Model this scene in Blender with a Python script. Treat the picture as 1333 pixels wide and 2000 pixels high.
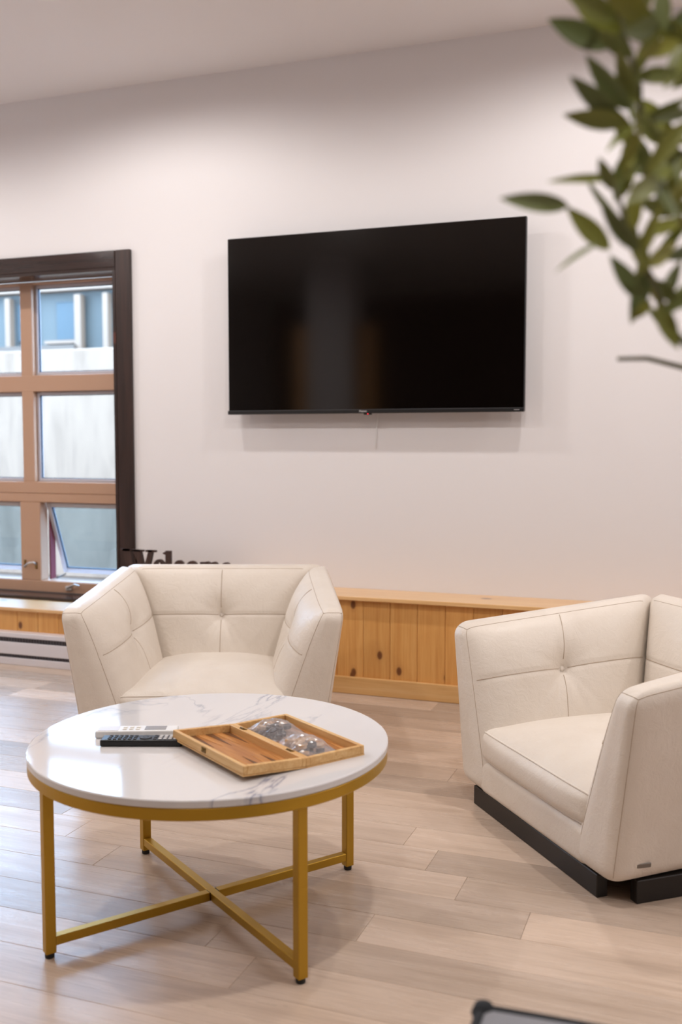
import bpy, bmesh, math, random
from mathutils import Vector, Matrix
random.seed(7)
for o in list(bpy.data.objects): bpy.data.objects.remove(o)
S = bpy.context.scene
COL = S.collection

# ------------------------------------------------------------------ camera
FPX, PX0, PY0, CAMH = 1950.0, 666.5, 1000.0, 1.2
YAW, PITCH = math.radians(20.35), math.radians(4.048)
FW = Vector((-math.sin(YAW)*math.cos(PITCH), math.cos(YAW)*math.cos(PITCH), -math.sin(PITCH)))
RT = Vector((math.cos(YAW), math.sin(YAW), 0)); UP = RT.cross(FW)
CAM = Vector((0, 0, CAMH))
cd = bpy.data.cameras.new('camera'); cam = bpy.data.objects.new('camera', cd); COL.objects.link(cam)
cam.location = CAM; cam.rotation_euler = FW.to_track_quat('-Z', 'Y').to_euler()
cd.sensor_fit = 'VERTICAL'; cd.sensor_height = 36.0; cd.lens = FPX/2000*36.0
cd.dof.use_dof = True; cd.dof.focus_distance = 3.1; cd.dof.aperture_fstop = 2.5
cd.clip_start = 0.02
S.camera = cam
def at(px, py, depth):                       # a photo direction followed to a depth in metres
    return CAM + (FW + RT*((px-PX0)/FPX) - UP*((py-PY0)/FPX))*depth

# ------------------------------------------------------------------ world, exposure
w = bpy.data.worlds.new('overcast_sky'); S.world = w; w.use_nodes = True
bg = w.node_tree.nodes['Background']; bg.inputs[0].default_value = (0.42, 0.66, 1.0, 1); bg.inputs[1].default_value = 13.0
S.view_settings.view_transform = 'Standard'; S.view_settings.look = 'None'
S.view_settings.gamma = 1.0; S.view_settings.use_curve_mapping = False
S.view_settings.exposure = 0.17

# ------------------------------------------------------------------ materials
def N(nt, kind, **kw):
    n = nt.nodes.new(kind)
    for k, v in kw.items(): setattr(n, k, v)
    return n
def mat(name, col=(.8, .8, .8), rough=.5, metal=0., ior=1.45, spec=None):
    m = bpy.data.materials.new(name); m.use_nodes = True
    b = m.node_tree.nodes['Principled BSDF']
    b.inputs['Base Color'].default_value = (*col, 1); b.inputs['Roughness'].default_value = rough
    b.inputs['Metallic'].default_value = metal; b.inputs['IOR'].default_value = ior
    if spec is not None: b.inputs['Specular IOR Level'].default_value = spec
    return m
def nodes(m): return m.node_tree, m.node_tree.nodes['Principled BSDF']
def coords(nt, scale=(1, 1, 1), kind='Object', offset_random=False):
    tc = N(nt, 'ShaderNodeTexCoord'); mp = N(nt, 'ShaderNodeMapping'); mp.inputs['Scale'].default_value = scale
    nt.links.new(tc.outputs[kind], mp.inputs['Vector'])
    if offset_random:
        oi = N(nt, 'ShaderNodeObjectInfo'); mu = N(nt, 'ShaderNodeVectorMath', operation='SCALE')
        cx = N(nt, 'ShaderNodeCombineXYZ'); 
        for i, k in enumerate((37., 91., 53.)):
            q = N(nt, 'ShaderNodeMath', operation='MULTIPLY'); q.inputs[1].default_value = k
            nt.links.new(oi.outputs['Random'], q.inputs[0]); nt.links.new(q.outputs[0], cx.inputs[i])
        nt.links.new(cx.outputs[0], mp.inputs['Location'])
    return mp.outputs[0]
def noise(nt, vec, scale=5., detail=4., rough=.5, dist=0.):
    n = N(nt, 'ShaderNodeTexNoise'); n.inputs['Scale'].default_value = scale; n.inputs['Detail'].default_value = detail
    n.inputs['Roughness'].default_value = rough; n.inputs['Distortion'].default_value = dist
    nt.links.new(vec, n.inputs['Vector']); return n.outputs['Fac']
def ramp(nt, fac, stops, interp='LINEAR'):
    r = N(nt, 'ShaderNodeValToRGB'); r.color_ramp.interpolation = interp
    while len(r.color_ramp.elements) < len(stops): r.color_ramp.elements.new(.5)
    for e, (p, c) in zip(r.color_ramp.elements, stops):
        e.position = p; e.color = (*c, 1) if len(c) == 3 else c
    nt.links.new(fac, r.inputs['Fac']); return r.outputs['Color']
def mix(nt, fac, a, b, mode='MIX'):
    m = N(nt, 'ShaderNodeMix', data_type='RGBA', blend_type=mode)
    for sock, v in ((m.inputs[0], fac), (m.inputs[6], a), (m.inputs[7], b)):
        if hasattr(v, 'links'): nt.links.new(v, sock)
        elif isinstance(v, (int, float)): sock.default_value = v
        else: sock.default_value = (*v, 1)
    return m.outputs[2]
def bump(nt, b, h, strength=.3, dist=.01):
    n = N(nt, 'ShaderNodeBump'); n.inputs['Strength'].default_value = strength; n.inputs['Distance'].default_value = dist
    nt.links.new(h, n.inputs['Height']); nt.links.new(n.outputs[0], b.inputs['Normal'])

M = {}
def paint(name, col, rough=.6):
    m = mat(name, col, rough); nt, b = nodes(m); v = coords(nt)
    bump(nt, b, noise(nt, v, 260., 2.), .06, .002); M[name] = m
paint('wall_paint', (.78, .75, .755)); paint('ceiling_paint', (.83, .80, .80), .75)

def wood(name, c_dark, c_mid, c_light, axis, rough=.45, knots=0., rnd=.25, grain=1., knot_col=(.16, .05, .015)):
    m = mat(name, c_mid, rough); nt, b = nodes(m)
    sc = [22.*grain]*3; sc[axis] = 1.3*grain
    v = coords(nt, tuple(sc), offset_random=True)
    g1 = noise(nt, v, 1., 6., .6, .6)
    sc2 = [160.]*3; sc2[axis] = 5.
    v2 = coords(nt, tuple(sc2), offset_random=True); g2 = noise(nt, v2, 1., 3., .6)
    col = ramp(nt, g1, [(.30, c_dark), (.52, c_mid), (.72, c_light)])
    col = mix(nt, .35, col, ramp(nt, g2, [(.35, c_dark), (.65, c_light)]))
    oi = N(nt, 'ShaderNodeObjectInfo')
    tone = ramp(nt, oi.outputs['Random'], [(0., (1-rnd,)*3), (1., (1+rnd*.6,)*3)])
    col = mix(nt, 1., col, tone, 'MULTIPLY')
    if knots:
        sk = [1.]*3; sk[axis] = .62
        vk = coords(nt, tuple(sk), offset_random=True)
        sx_ = N(nt, 'ShaderNodeSeparateXYZ'); nt.links.new(vk, sx_.inputs[0]); cx_ = N(nt, 'ShaderNodeCombineXYZ')
        nt.links.new(sx_.outputs[0], cx_.inputs[0]); nt.links.new(sx_.outputs[2 if axis == 2 else 1], cx_.inputs[1])
        vo = N(nt, 'ShaderNodeTexVoronoi'); vo.voronoi_dimensions = '2D'; vo.inputs['Scale'].default_value = knots; nt.links.new(cx_.outputs[0], vo.inputs['Vector'])
        kf = ramp(nt, vo.outputs['Distance'], [(0.0, (1, 1, 1)), (.075, (.9, .9, .9)), (.11, (.12, .12, .12)), (.2, (0, 0, 0))])
        sel = N(nt, 'ShaderNodeMath', operation='GREATER_THAN'); sel.inputs[1].default_value = .62
        sp = N(nt, 'ShaderNodeSeparateColor'); nt.links.new(vo.outputs['Color'], sp.inputs[0]); nt.links.new(sp.outputs[0], sel.inputs[0])
        mu = N(nt, 'ShaderNodeMath', operation='MULTIPLY'); nt.links.new(kf, mu.inputs[0]); nt.links.new(sel.outputs[0], mu.inputs[1])
        col = mix(nt, mu.outputs[0], col, knot_col)
    nt.links.new(col, b.inputs['Base Color']); bump(nt, b, g2, .12, .002)
    M[name] = m; return m
wood('pine_upright', (.64, .29, .075), (.76, .385, .115), (.84, .48, .17), 2, .42, knots=7.5, rnd=.12)
wood('pine_level', (.62, .33, .11), (.74, .43, .17), (.80, .52, .24), 0, .36, knots=3.2, rnd=.08)
wood('pine_lacquer', (.66, .36, .13), (.78, .47, .20), (.84, .56, .28), 0, .36, knots=6., rnd=.08)
M['pine_lacquer'].node_tree.nodes['Principled BSDF'].inputs['Coat Weight'].default_value = 1.0
M['pine_lacquer'].node_tree.nodes['Principled BSDF'].inputs['Coat Roughness'].default_value = .36
wood('dark_stain_upright', (.012, .006, .005), (.026, .013, .010), (.05, .022, .016), 2, .30, knots=5., rnd=.05, knot_col=(.10, .03, .02))
wood('dark_stain_level', (.012, .006, .005), (.026, .013, .010), (.05, .022, .016), 0, .16, rnd=.05)
wood('dark_panelling', (.02, .010, .006), (.035, .018, .010), (.05, .026, .014), 2, .5, rnd=.2)
wood('box_wood', (.58, .30, .10), (.72, .43, .17), (.80, .54, .25), 0, .4, rnd=.06, grain=3.)
wood('sign_wood', (.020, .009, .007), (.04, .018, .014), (.085, .045, .035), 2, .55, rnd=.05, grain=2.)

# floor planks: greyed oak, each with its own tone
m = mat('oak_floor', (.5, .4, .33), .33); nt, b = nodes(m); M['oak_floor'] = m
v = coords(nt, (1.6, 24., 1.), offset_random=True); g1 = noise(nt, v, 1., 7., .62, .8)
v2 = coords(nt, (7., 190., 1.), offset_random=True); g2 = noise(nt, v2, 1., 3., .6)
v3 = coords(nt, (1.1, 6., 1.), offset_random=True); g3 = noise(nt, v3, 1.5, 3., .5, .3)
col = ramp(nt, g1, [(.27, (.33, .23, .165)), (.48, (.55, .42, .325)), (.7, (.66, .525, .425))])
col = mix(nt, .4, col, ramp(nt, g2, [(.3, (.38, .275, .20)), (.7, (.69, .55, .445))]))
col = mix(nt, .35, col, ramp(nt, g3, [(.35, (.47, .36, .275)), (.65, (.66, .53, .435))]))
oi = N(nt, 'ShaderNodeObjectInfo'); 
col = mix(nt, 1., col, oi.outputs['Color'], 'MULTIPLY')
nt.links.new(col, b.inputs['Base Color']); bump(nt, b, g2, .10, .0015)
rr = ramp(nt, g1, [(.3, (.34,)*3), (.7, (.24,)*3)]); nt.links.new(rr, b.inputs['Roughness'])

# leather
m = mat('ivory_leather', (.76, .675, .59), .40); nt, b = nodes(m); M['ivory_leather'] = m
v = coords(nt); big = noise(nt, v, 5., 5., .6, .4)
vo = N(nt, 'ShaderNodeTexVoronoi'); vo.inputs['Scale'].default_value = 330.; nt.links.new(v, vo.inputs['Vector'])
cr = noise(nt, v, 26., 5., .65, 1.2)
ad = N(nt, 'ShaderNodeMath', operation='MULTIPLY_ADD'); ad.inputs[1].default_value = .10
nt.links.new(vo.outputs['Distance'], ad.inputs[0]); nt.links.new(cr, ad.inputs[2])
bump(nt, b, ad.outputs[0], .34, .006)
nt.links.new(ramp(nt, big, [(.3, (.725, .645, .562)), (.7, (.785, .71, .63))]), b.inputs['Base Color'])
nt.links.new(ramp(nt, cr, [(.3, (.34,)*3), (.7, (.46,)*3)]), b.inputs['Roughness'])
M['seam_thread'] = mat('seam_thread', (.50, .40, .31), .7)
M['black_plinth'] = mat('black_plinth', (.012, .009, .008), .4)
M['plaque_metal'] = mat('plaque_metal', (.22, .20, .18), .35, .8)

# table
m = mat('white_marble', (.85, .83, .83), .07, ior=1.5); nt, b = nodes(m); M['white_marble'] = m
v = coords(nt, (1, 1, 1))
rot = v.node; rot.inputs['Rotation'].default_value = (0, 0, math.radians(-28)); rot.inputs['Scale'].default_value = (3.6, 1.15, 1.)
def vein(scale, seed, width, dist):
    mp = N(nt, 'ShaderNodeMapping'); mp.inputs['Location'].default_value = (seed, seed*1.7, 0); nt.links.new(v, mp.inputs['Vector'])
    f = noise(nt, mp.outputs[0], scale, 5., .55, dist)
    s = N(nt, 'ShaderNodeMath', operation='SUBTRACT'); s.inputs[1].default_value = .5; nt.links.new(f, s.inputs[0])
    a = N(nt, 'ShaderNodeMath', operation='ABSOLUTE'); nt.links.new(s.outputs[0], a.inputs[0])
    return ramp(nt, a.outputs[0], [(0., (1, 1, 1)), (width*.35, (.45, .45, .45)), (width, (0, 0, 0))])
vn = vein(1.35, 3.1, .022, .5)
mask = ramp(nt, noise(nt, v, 1.2, 2.), [(.42, (0, 0, 0)), (.62, (1, 1, 1))])
mm = N(nt, 'ShaderNodeMath', operation='MULTIPLY'); nt.links.new(vn, mm.inputs[0]); nt.links.new(mask, mm.inputs[1])
soft = ramp(nt, noise(nt, v, 1.1, 3., .5, .6), [(.45, (0, 0, 0)), (.8, (.35, .35, .35))])
col = mix(nt, soft, (.72, .695, .69), (.56, .56, .60)); col = mix(nt, mm.outputs[0], col, (.33, .34, .42))
nt.links.new(col, b.inputs['Base Color'])
M['gold_metal'] = mat('gold_metal', (.47, .27, .022), .36, .55)
M['black_rubber'] = mat('black_rubber', (.015, .014, .014), .6)

# small ones
M['black_plastic'] = mat('black_plastic', (.010, .010, .011), .35)
M['screen'] = mat('screen', (.0025, .0015, .0012), .09, ior=1.48)
M['white_print'] = mat('white_print', (.75, .73, .72), .5)
M['white_plastic'] = mat('white_plastic', (.80, .79, .78), .35)
M['cream_plastic'] = mat('cream_plastic', (.76, .70, .60), .4)
M['grey_lcd'] = mat('grey_lcd', (.30, .29, .30), .25)
M['grey_key'] = mat('grey_key', (.055, .056, .06), .5)
M['white_enamel'] = mat('white_enamel', (.70, .66, .68), .35)
M['slot_dark'] = mat('slot_dark', (.035, .030, .035), .5)
M['slot_fin'] = mat('slot_fin', (.10, .09, .10), .4, .5)
M['tan_frame'] = mat('tan_frame', (.47, .285, .19), .42)
M['grey_sash'] = mat('grey_sash', (.50, .47, .50), .35)
M['gasket'] = mat('gasket', (.03, .035, .05), .6)
M['maroon'] = mat('maroon', (.17, .03, .04), .5)
M['nickel'] = mat('nickel', (.62, .60, .59), .3, .8)
M['brass'] = mat('brass', (.22, .13, .04), .4, .8)
M['dark_print'] = mat('dark_print', (.14, .055, .018), .4)
M['pale_print'] = mat('pale_print', (.52, .23, .065), .5)
M['beech'] = mat('beech', (.62, .42, .26), .4)
M['dark_checker'] = mat('dark_checker', (.035, .022, .022), .4)
M['terracotta'] = mat('terracotta', (.55, .50, .45), .7)
M['soil'] = mat('soil', (.05, .035, .025), .9)
M['bark'] = mat('bark', (.17, .12, .085), .8)
M['twig'] = mat('twig', (.13, .12, .05), .7)
M['ring_white'] = mat('ring_white', (.85, .84, .82), .4)
m = mat('red_led', (.8, .02, .03), .4); m.node_tree.nodes['Principled BSDF'].inputs['Emission Color'].default_value = (1, .05, .08, 1)
m.node_tree.nodes['Principled BSDF'].inputs['Emission Strength'].default_value = 2.5; M['red_led'] = m
m = mat('lamp_lens', (.9, .9, .85), .4); m.node_tree.nodes['Principled BSDF'].inputs['Emission Color'].default_value = (1, .86, .70, 1)
m.node_tree.nodes['Principled BSDF'].inputs['Emission Strength'].default_value = 12.; M['lamp_lens'] = m
m = mat('board_field', (.5, .22, .06), .3); nt, b = nodes(m); M['board_field'] = m
v = coords(nt, (6, 45, 1)); nt.links.new(ramp(nt, noise(nt, v, 1., 5., .6, .5), [(.3, (.34, .12, .03)), (.7, (.56, .25, .07))]), b.inputs['Base Color'])
m = mat('charcoal_fabric', (.022, .024, .028), .9); nt, b = nodes(m); bump(nt, b, noise(nt, coords(nt), 400., 2.), .6, .004); M['charcoal_fabric'] = m
m = mat('grey_fabric', (.26, .26, .28), .9); nt, b = nodes(m); bump(nt, b, noise(nt, coords(nt), 500., 2.), .5, .003); M['grey_fabric'] = m
m = mat('concrete', (.62, .60, .57), .85); nt, b = nodes(m); M['concrete'] = m
v = coords(nt, (2.2, 2.2, .5)); nt.links.new(ramp(nt, noise(nt, v, 2., 6., .65, .4), [(.32, (.170, .106, .067)), (.5, (.224, .142, .092)), (.68, (.25, .160, .104))]), b.inputs['Base Color'])
M['blue_siding'] = mat('blue_siding', (.081, .082, .0725), .6); M['blue_door'] = mat('blue_door', (.042, .059, .065), .5)
M['white_post'] = mat('white_post', (.24, .150, .096), .6); M['grey_paving'] = mat('grey_paving', (.14, .10, .075), .9)
def glass(name, tint, ior=1.45, haze=0.):
    m = bpy.data.materials.new(name); m.use_nodes = True; nt = m.node_tree; nt.nodes.clear()
    out = N(nt, 'ShaderNodeOutputMaterial'); t = N(nt, 'ShaderNodeBsdfTransparent'); t.inputs[0].default_value = (*tint, 1)
    g = N(nt, 'ShaderNodeBsdfGlossy'); g.inputs['Roughness'].default_value = .02 + haze
    f = N(nt, 'ShaderNodeFresnel'); ge = N(nt, 'ShaderNodeNewGeometry'); mr = N(nt, 'ShaderNodeMapRange')
    mr.inputs['To Min'].default_value = ior; mr.inputs['To Max'].default_value = 1/ior      # thin sheet: same reflectance from both sides
    nt.links.new(ge.outputs['Backfacing'], mr.inputs['Value']); nt.links.new(mr.outputs[0], f.inputs['IOR'])
    mx = N(nt, 'ShaderNodeMixShader'); nt.links.new(f.outputs[0], mx.inputs[0]); nt.links.new(t.outputs[0], mx.inputs[1])
    nt.links.new(g.outputs[0], mx.inputs[2]); last = mx.outputs[0]
    if haze:
        df = N(nt, 'ShaderNodeBsdfDiffuse'); df.inputs[0].default_value = (.80, .78, .80, 1); m2 = N(nt, 'ShaderNodeMixShader'); m2.inputs[0].default_value = .20
        nt.links.new(last, m2.inputs[1]); nt.links.new(df.outputs[0], m2.inputs[2]); last = m2.outputs[0]
    nt.links.new(last, out.inputs[0]); M[name] = m
glass('clear_glass', (.98, .99, .99), 1.25); glass('tinted_glass', (.70, .78, .82), 1.25); glass('bag_film', (.93, .93, .95), 1.5, .12)
# leaves
m = mat('olive_leaf', (.12, .15, .03), .42); nt, b = nodes(m); M['olive_leaf'] = m
oi = N(nt, 'ShaderNodeObjectInfo'); geo = N(nt, 'ShaderNodeNewGeometry')
front = ramp(nt, oi.outputs['Random'], [(0., (.15, .19, .07)), (.35, (.25, .28, .07)), (.7, (.35, .35, .06)), (1., (.19, .24, .10))])
under = ramp(nt, oi.outputs['Random'], [(0., (.22, .25, .16)), (1., (.30, .32, .15))])
nt.links.new(mix(nt, geo.outputs['Backfacing'], front, under), b.inputs['Base Color'])

# ------------------------------------------------------------------ helpers
def link(name, me, m=None, parent=None, loc=None, rot=None, smooth=False):
    o = bpy.data.objects.new(name, me); COL.objects.link(o)
    if m is not None and me is not None and not me.materials: me.materials.append(M[m] if isinstance(m, str) else m)
    if parent: o.parent = parent
    if loc is not None: o.location = loc
    if rot is not None: o.rotation_euler = rot
    if smooth:
        for p in me.polygons: p.use_smooth = True
    return o
def tag(o, label, cat, group=None):
    o['label'] = label; o['category'] = cat
    if group: o['group'] = group
    return o
def thing(name, label, cat, loc=(0, 0, 0), rz=0., group=None):
    o = bpy.data.objects.new(name, None); COL.objects.link(o); o.location = loc; o.rotation_euler = (0, 0, rz)
    o.empty_display_size = .05
    return tag(o, label, cat, group)
def struct(o): o['kind'] = 'structure'; return o
def mesh_from(bm, name='mesh', smooth=False):
    me = bpy.data.meshes.new(name); bm.normal_update(); bm.to_mesh(me); bm.free()
    if smooth:
        for p in me.polygons: p.use_smooth = True
    return me
def add_box(bm, x0, x1, y0, y1, z0, z1, bev=0., seg=1):
    r = bmesh.ops.create_cube(bm, size=1.)
    vs = r['verts']
    for v in vs: v.co = Vector(((x0+x1)/2+v.co.x*(x1-x0), (y0+y1)/2+v.co.y*(y1-y0), (z0+z1)/2+v.co.z*(z1-z0)))
    if bev > 0:
        es = list({e for v in vs for e in v.link_edges})
        bmesh.ops.bevel(bm, geom=es, offset=bev, segments=seg, profile=.5, affect='EDGES')
def box(name, x0, x1, y0, y1, z0, z1, m, parent=None, bev=0., seg=1, loc=None, rot=None):
    bm = bmesh.new(); add_box(bm, x0, x1, y0, y1, z0, z1, bev, seg)
    return link(name, mesh_from(bm), m, parent, loc, rot)
def tube_mesh(paths, r, seg=8, taper=None, bm=None):
    own = bm is None
    if own: bm = bmesh.new()
    for path in paths:
        path = [Vector(p) for p in path]; rings = []; n = len(path); prev = None
        for i, p in enumerate(path):
            t = (path[min(i+1, n-1)] - path[max(i-1, 0)]).normalized()
            if prev is None:
                a = t.orthogonal().normalized()
            else:
                a = (prev - t*prev.dot(t)); a = a.normalized() if a.length > 1e-6 else t.orthogonal().normalized()
            prev = a; c = t.cross(a); rad = r if taper is None else r + (taper-r)*i/(n-1)
            rings.append([bm.verts.new(p + (a*math.cos(k*2*math.pi/seg) + c*math.sin(k*2*math.pi/seg))*rad) for k in range(seg)])
        for i in range(n-1):
            for k in range(seg):
                bm.faces.new((rings[i][k], rings[i][(k+1) % seg], rings[i+1][(k+1) % seg], rings[i+1][k]))
        bm.faces.new(rings[0][::-1]); bm.faces.new(rings[-1])
    return mesh_from(bm, smooth=True) if own else None
def lathe(profile, seg=48, bm=None):          # profile [(r,z)], closed on axis when r = 0
    own = bm is None
    if own: bm = bmesh.new()
    rings = []
    for r, z in profile:
        if r < 1e-6: rings.append([bm.verts.new((0, 0, z))])
        else: rings.append([bm.verts.new((r*math.cos(k*2*math.pi/seg), r*math.sin(k*2*math.pi/seg), z)) for k in range(seg)])
    for a, b_ in zip(rings, rings[1:]):
        for k in range(seg):
            k2 = (k+1) % seg
            if len(a) == 1 and len(b_) == 1: continue
            if len(a) == 1: bm.faces.new((a[0], b_[k2], b_[k]))
            elif len(b_) == 1: bm.faces.new((a[k], a[k2], b_[0]))
            else: bm.faces.new((a[k], a[k2], b_[k2], b_[k]))
    bmesh.ops.recalc_face_normals(bm, faces=bm.faces)
    return mesh_from(bm) if own else None
def prism(poly, d, holes=()):                 # polygon in XZ extruded along Y by d
    bm = bmesh.new(); vs = [bm.verts.new((x, 0, z)) for x, z in poly]
    f = bm.faces.new(vs); r = bmesh.ops.extrude_face_region(bm, geom=[f])
    for v in [g for g in r['geom'] if isinstance(g, bmesh.types.BMVert)]: v.co.y += d
    bmesh.ops.recalc_face_normals(bm, faces=bm.faces); return bm
def copy_tree(o, parent=None):
    c = o.copy(); COL.objects.link(c); c.parent = parent
    for ch in [q for q in ALLCH.get(o, [])]: copy_tree(ch, c)
    return c

# ------------------------------------------------------------------ the room
W = 4.65; CEIL = 3.058; XL, XR, YB = -5.6, 2.4, -3.4
WX0, WX1, WZ0, WZ1 = -5.10, -3.0, .322, 2.125          # window opening
wall = struct(link('wall_back', None))
bm = bmesh.new()
for a in ((XL, WX0, 0, CEIL), (WX1, XR, 0, CEIL), (WX0, WX1, WZ1, CEIL), (WX0, WX1, 0, .285)):
    add_box(bm, a[0], a[1], W, W+.17, a[2], a[3])
link('wall_surface', mesh_from(bm), 'wall_paint', wall)
struct(box('wall_left', XL-.15, XL, YB, W+.17, 0, CEIL, 'wall_paint'))
struct(box('wall_right', XR, XR+.15, YB, W+.17, 0, CEIL, 'wall_paint'))
struct(box('wall_front', XL, XR, YB-.15, YB, 0, CEIL, 'dark_panelling'))
struct(box('ceiling', XL-.15, XR+.15, YB-.15, W+.17, CEIL, CEIL+.12, 'ceiling_paint'))

# floor of separate planks running along the back wall
fl = struct(box('floor', XL, XR, YB, W, -.06, -.012, 'soil'))
PW, PL, Y0 = .1475, 1.215, 2.486
fixed = {0: -.604, -1: -.405, -2: -.775, 2: -.834}
tones = {(-1, 1): 1.20, (-1, 0): .93, (-2, 1): 1.10, (-2, 0): .92, (0, 1): .90, (0, 0): 1.06, (2, 1): 1.12, (2, 0): 1.02, (-3, 0): .86, (-3, 1): .95}
pm_cache = {}
def plank_mesh(L, Wd):
    k = (round(L, 3), round(Wd, 3))
    if k not in pm_cache:
        bm = bmesh.new(); add_box(bm, 0, L, 0, Wd, -.012, 0); 
        top = [e for e in bm.edges if all(v.co.z > -.001 for v in e.verts)]
        bmesh.ops.bevel(bm, geom=top, offset=.0009, segments=1, affect='EDGES'); me = mesh_from(bm); me.materials.append(M['oak_floor']); pm_cache[k] = me
    return pm_cache[k]
i = int((YB-Y0)/PW) - 1
while Y0 + i*PW < W:
    ya, yb = max(YB, Y0+i*PW), min(W, Y0+(i+1)*PW)
    if yb - ya > .01:
        off = fixed.get(i, random.uniform(-1.2, 0)); j = -5
        while True:
            x0 = off + (j-1)*PL; x1 = x0 + PL
            if x0 > XR: break
            xa, xb = max(x0, XL), min(x1, XR)
            if xb - xa > .02:
                o = link('plank', plank_mesh(xb-xa-.0006, yb-ya-.0006), None, fl, (xa, ya, 0))
                t = tones.get((i, j), random.choice((.78, .86, .93, 1.0, 1.02, 1.08, 1.16))); o.color = (t, t, t, 1)
            j += 1
    i += 1

# pine wainscot ledge along the back wall; it steps down below the window
XS = -2.93
PX_EDGE, PWD = -1.527, .1325
k0 = int((XL-PX_EDGE)/PWD) - 1; x = PX_EDGE + k0*PWD; wp = {}
def wplank(x0, x1, z0, z1):
    key = (round(x1-x0, 3), z0, z1)
    if key not in wp:
        bm = bmesh.new(); add_box(bm, .0006, x1-x0-.0006, 4.42, 4.437, z0, z1)
        es = [e for e in bm.edges if all(v.co.y < 4.421 for v in e.verts) and abs(e.verts[0].co.z-e.verts[1].co.z) > .05]
        bmesh.ops.bevel(bm, geom=es, offset=.0028, segments=1, affect='EDGES'); me = mesh_from(bm); me.materials.append(M['pine_upright']); wp[key] = me
    link('wainscot_plank', wp[key], None, wall, (x0, 0, 0))
while x < XR:
    a, b2 = max(x, XL), min(x+PWD, XR)
    if b2 - a > .01:
        if b2 <= XS: wplank(a, b2, .0, .288)
        elif a >= XS: wplank(a, b2, .0, .452)
        else: wplank(a, XS, .0, .288); wplank(XS, b2, .0, .452)
    x += PWD
box('wainscot_core', XS+.001, XR, 4.437, W-.001, 0, .45, 'pine_level', wall)
box('wainscot_core', XL, XS-.001, 4.437, W-.001, 0, .286, 'pine_level', wall)
struct(box('trim_1', XS-.012, XR-.001, 4.388, W-.0005, .452, .471, 'pine_lacquer', bev=.002))
struct(box('trim_2', XL+.001, XS-.013, 4.388, W-.0005, .288, .306, 'pine_lacquer', bev=.002))
struct(box('baseboard_back', XS, XR-.001, 4.403, 4.419, 0, .083, 'pine_level', bev=.004, seg=2))

# window in the back wall
win = struct(link('window_1', None)); win.location = (0, 0, 0)
box('casing_side', WX1, WX1+.093, W-.022, W-.0005, .472, WZ1+.088, 'dark_stain_upright', win, bev=.004)
box('casing_side', WX0-.093, WX0, W-.022, W-.0005, .307, WZ1+.088, 'dark_stain_upright', win, bev=.004)
box('casing_head', WX0+.0005, WX1-.0005, W-.0215, W-.0005, WZ1, WZ1+.0875, 'dark_stain_level', win, bev=.003)
FY = W + .15
box('jamb', WX1-.018, WX1-.0005, W-.02, FY, .33, WZ1-.019, 'dark_stain_upright', win)
box('jamb', WX0+.0005, WX0+.018, W-.02, FY, .33, WZ1-.019, 'dark_stain_upright', win)
box('head_board', WX0+.0005, WX1-.0005, W-.02, FY, WZ1-.018, WZ1-.0005, 'dark_stain_level', win)
box('sill_board', WX0+.0005, WX1-.0005, W+.0005, FY+.02, .29, .324, 'dark_stain_level', win, bev=.003)
FX1 = WX1 - .0185; MOD = .70; mc = [-3.711, -4.411]
# tan frame bars
def bar(x0, x1, z0, z1, d=.075, m_='tan_frame', y=FY, name='frame_bar'): return box(name, x0, x1, y, y+d, z0, z1, m_, win, bev=.004)
bar(-3.085, FX1, .326, WZ1-.019); bar(WX0+.0185, -5.03, .326, WZ1-.019)
for c in mc: bar(c-.041, c+.041, .966, WZ1-.03); bar(c-.070, c+.070, .392, .848, d=.073)
bar(-5.03, -3.085, 2.092, WZ1-.019, .07, y=FY-.001)
bar(-5.03, -3.085, 1.484, 1.578, .073, y=FY-.001); bar(-5.03, -3.085, .900, .9675, .074, y=FY-.0015); bar(-5.03, -3.085, .848, .8995, .070); bar(-5.03, -3.085, .326, .3925, .078, y=FY-.001)
edges = [-5.03, mc[1]-.041, mc[1]+.041, mc[0]-.041, mc[0]+.041, -3.085]
def sash(x0, x1, z0, z1, y, parent, m_glass, wd=.018, name='sash', mt='grey_sash'):
    bm = bmesh.new()
    add_box(bm, x0, x0+wd, y, y+.03, z0, z1, .002); add_box(bm, x1-wd, x1, y, y+.03, z0, z1, .002)
    add_box(bm, x0+wd, x1-wd, y, y+.03, z1-wd, z1, .002); add_box(bm, x0+wd, x1-wd, y, y+.03, z0, z0+wd, .002)
    s = link(name, mesh_from(bm), mt, parent)
    g = .004
    bm = bmesh.new(); X0, X1, Z0, Z1 = x0+wd, x1-wd, z0+wd, z1-wd
    for q in ((X0, X0+g, Z0, Z1), (X1-g, X1, Z0, Z1), (X0, X1, Z0, Z0+g), (X0, X1, Z1-g, Z1)): add_box(bm, q[0], q[1], y+.008, y+.02, q[2], q[3])
    link('gasket', mesh_from(bm), 'gasket', s)
    box('pane', X0, X1, y+.012, y+.016, Z0, Z1, m_glass, s)
    return s
for a, b2 in ((edges[0], edges[1]), (edges[2], edges[3]), (edges[4], edges[5])):
    sash(a+.001, b2-.001, 1.579, 2.091, FY+.030, win, 'clear_glass'); sash(a+.001, b2-.001, .968, 1.483, FY+.030, win, 'clear_glass')
lower = [(-5.03, mc[1]-.072), (mc[1]+.072, mc[0]-.072), (mc[0]+.072, -3.085)]
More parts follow.
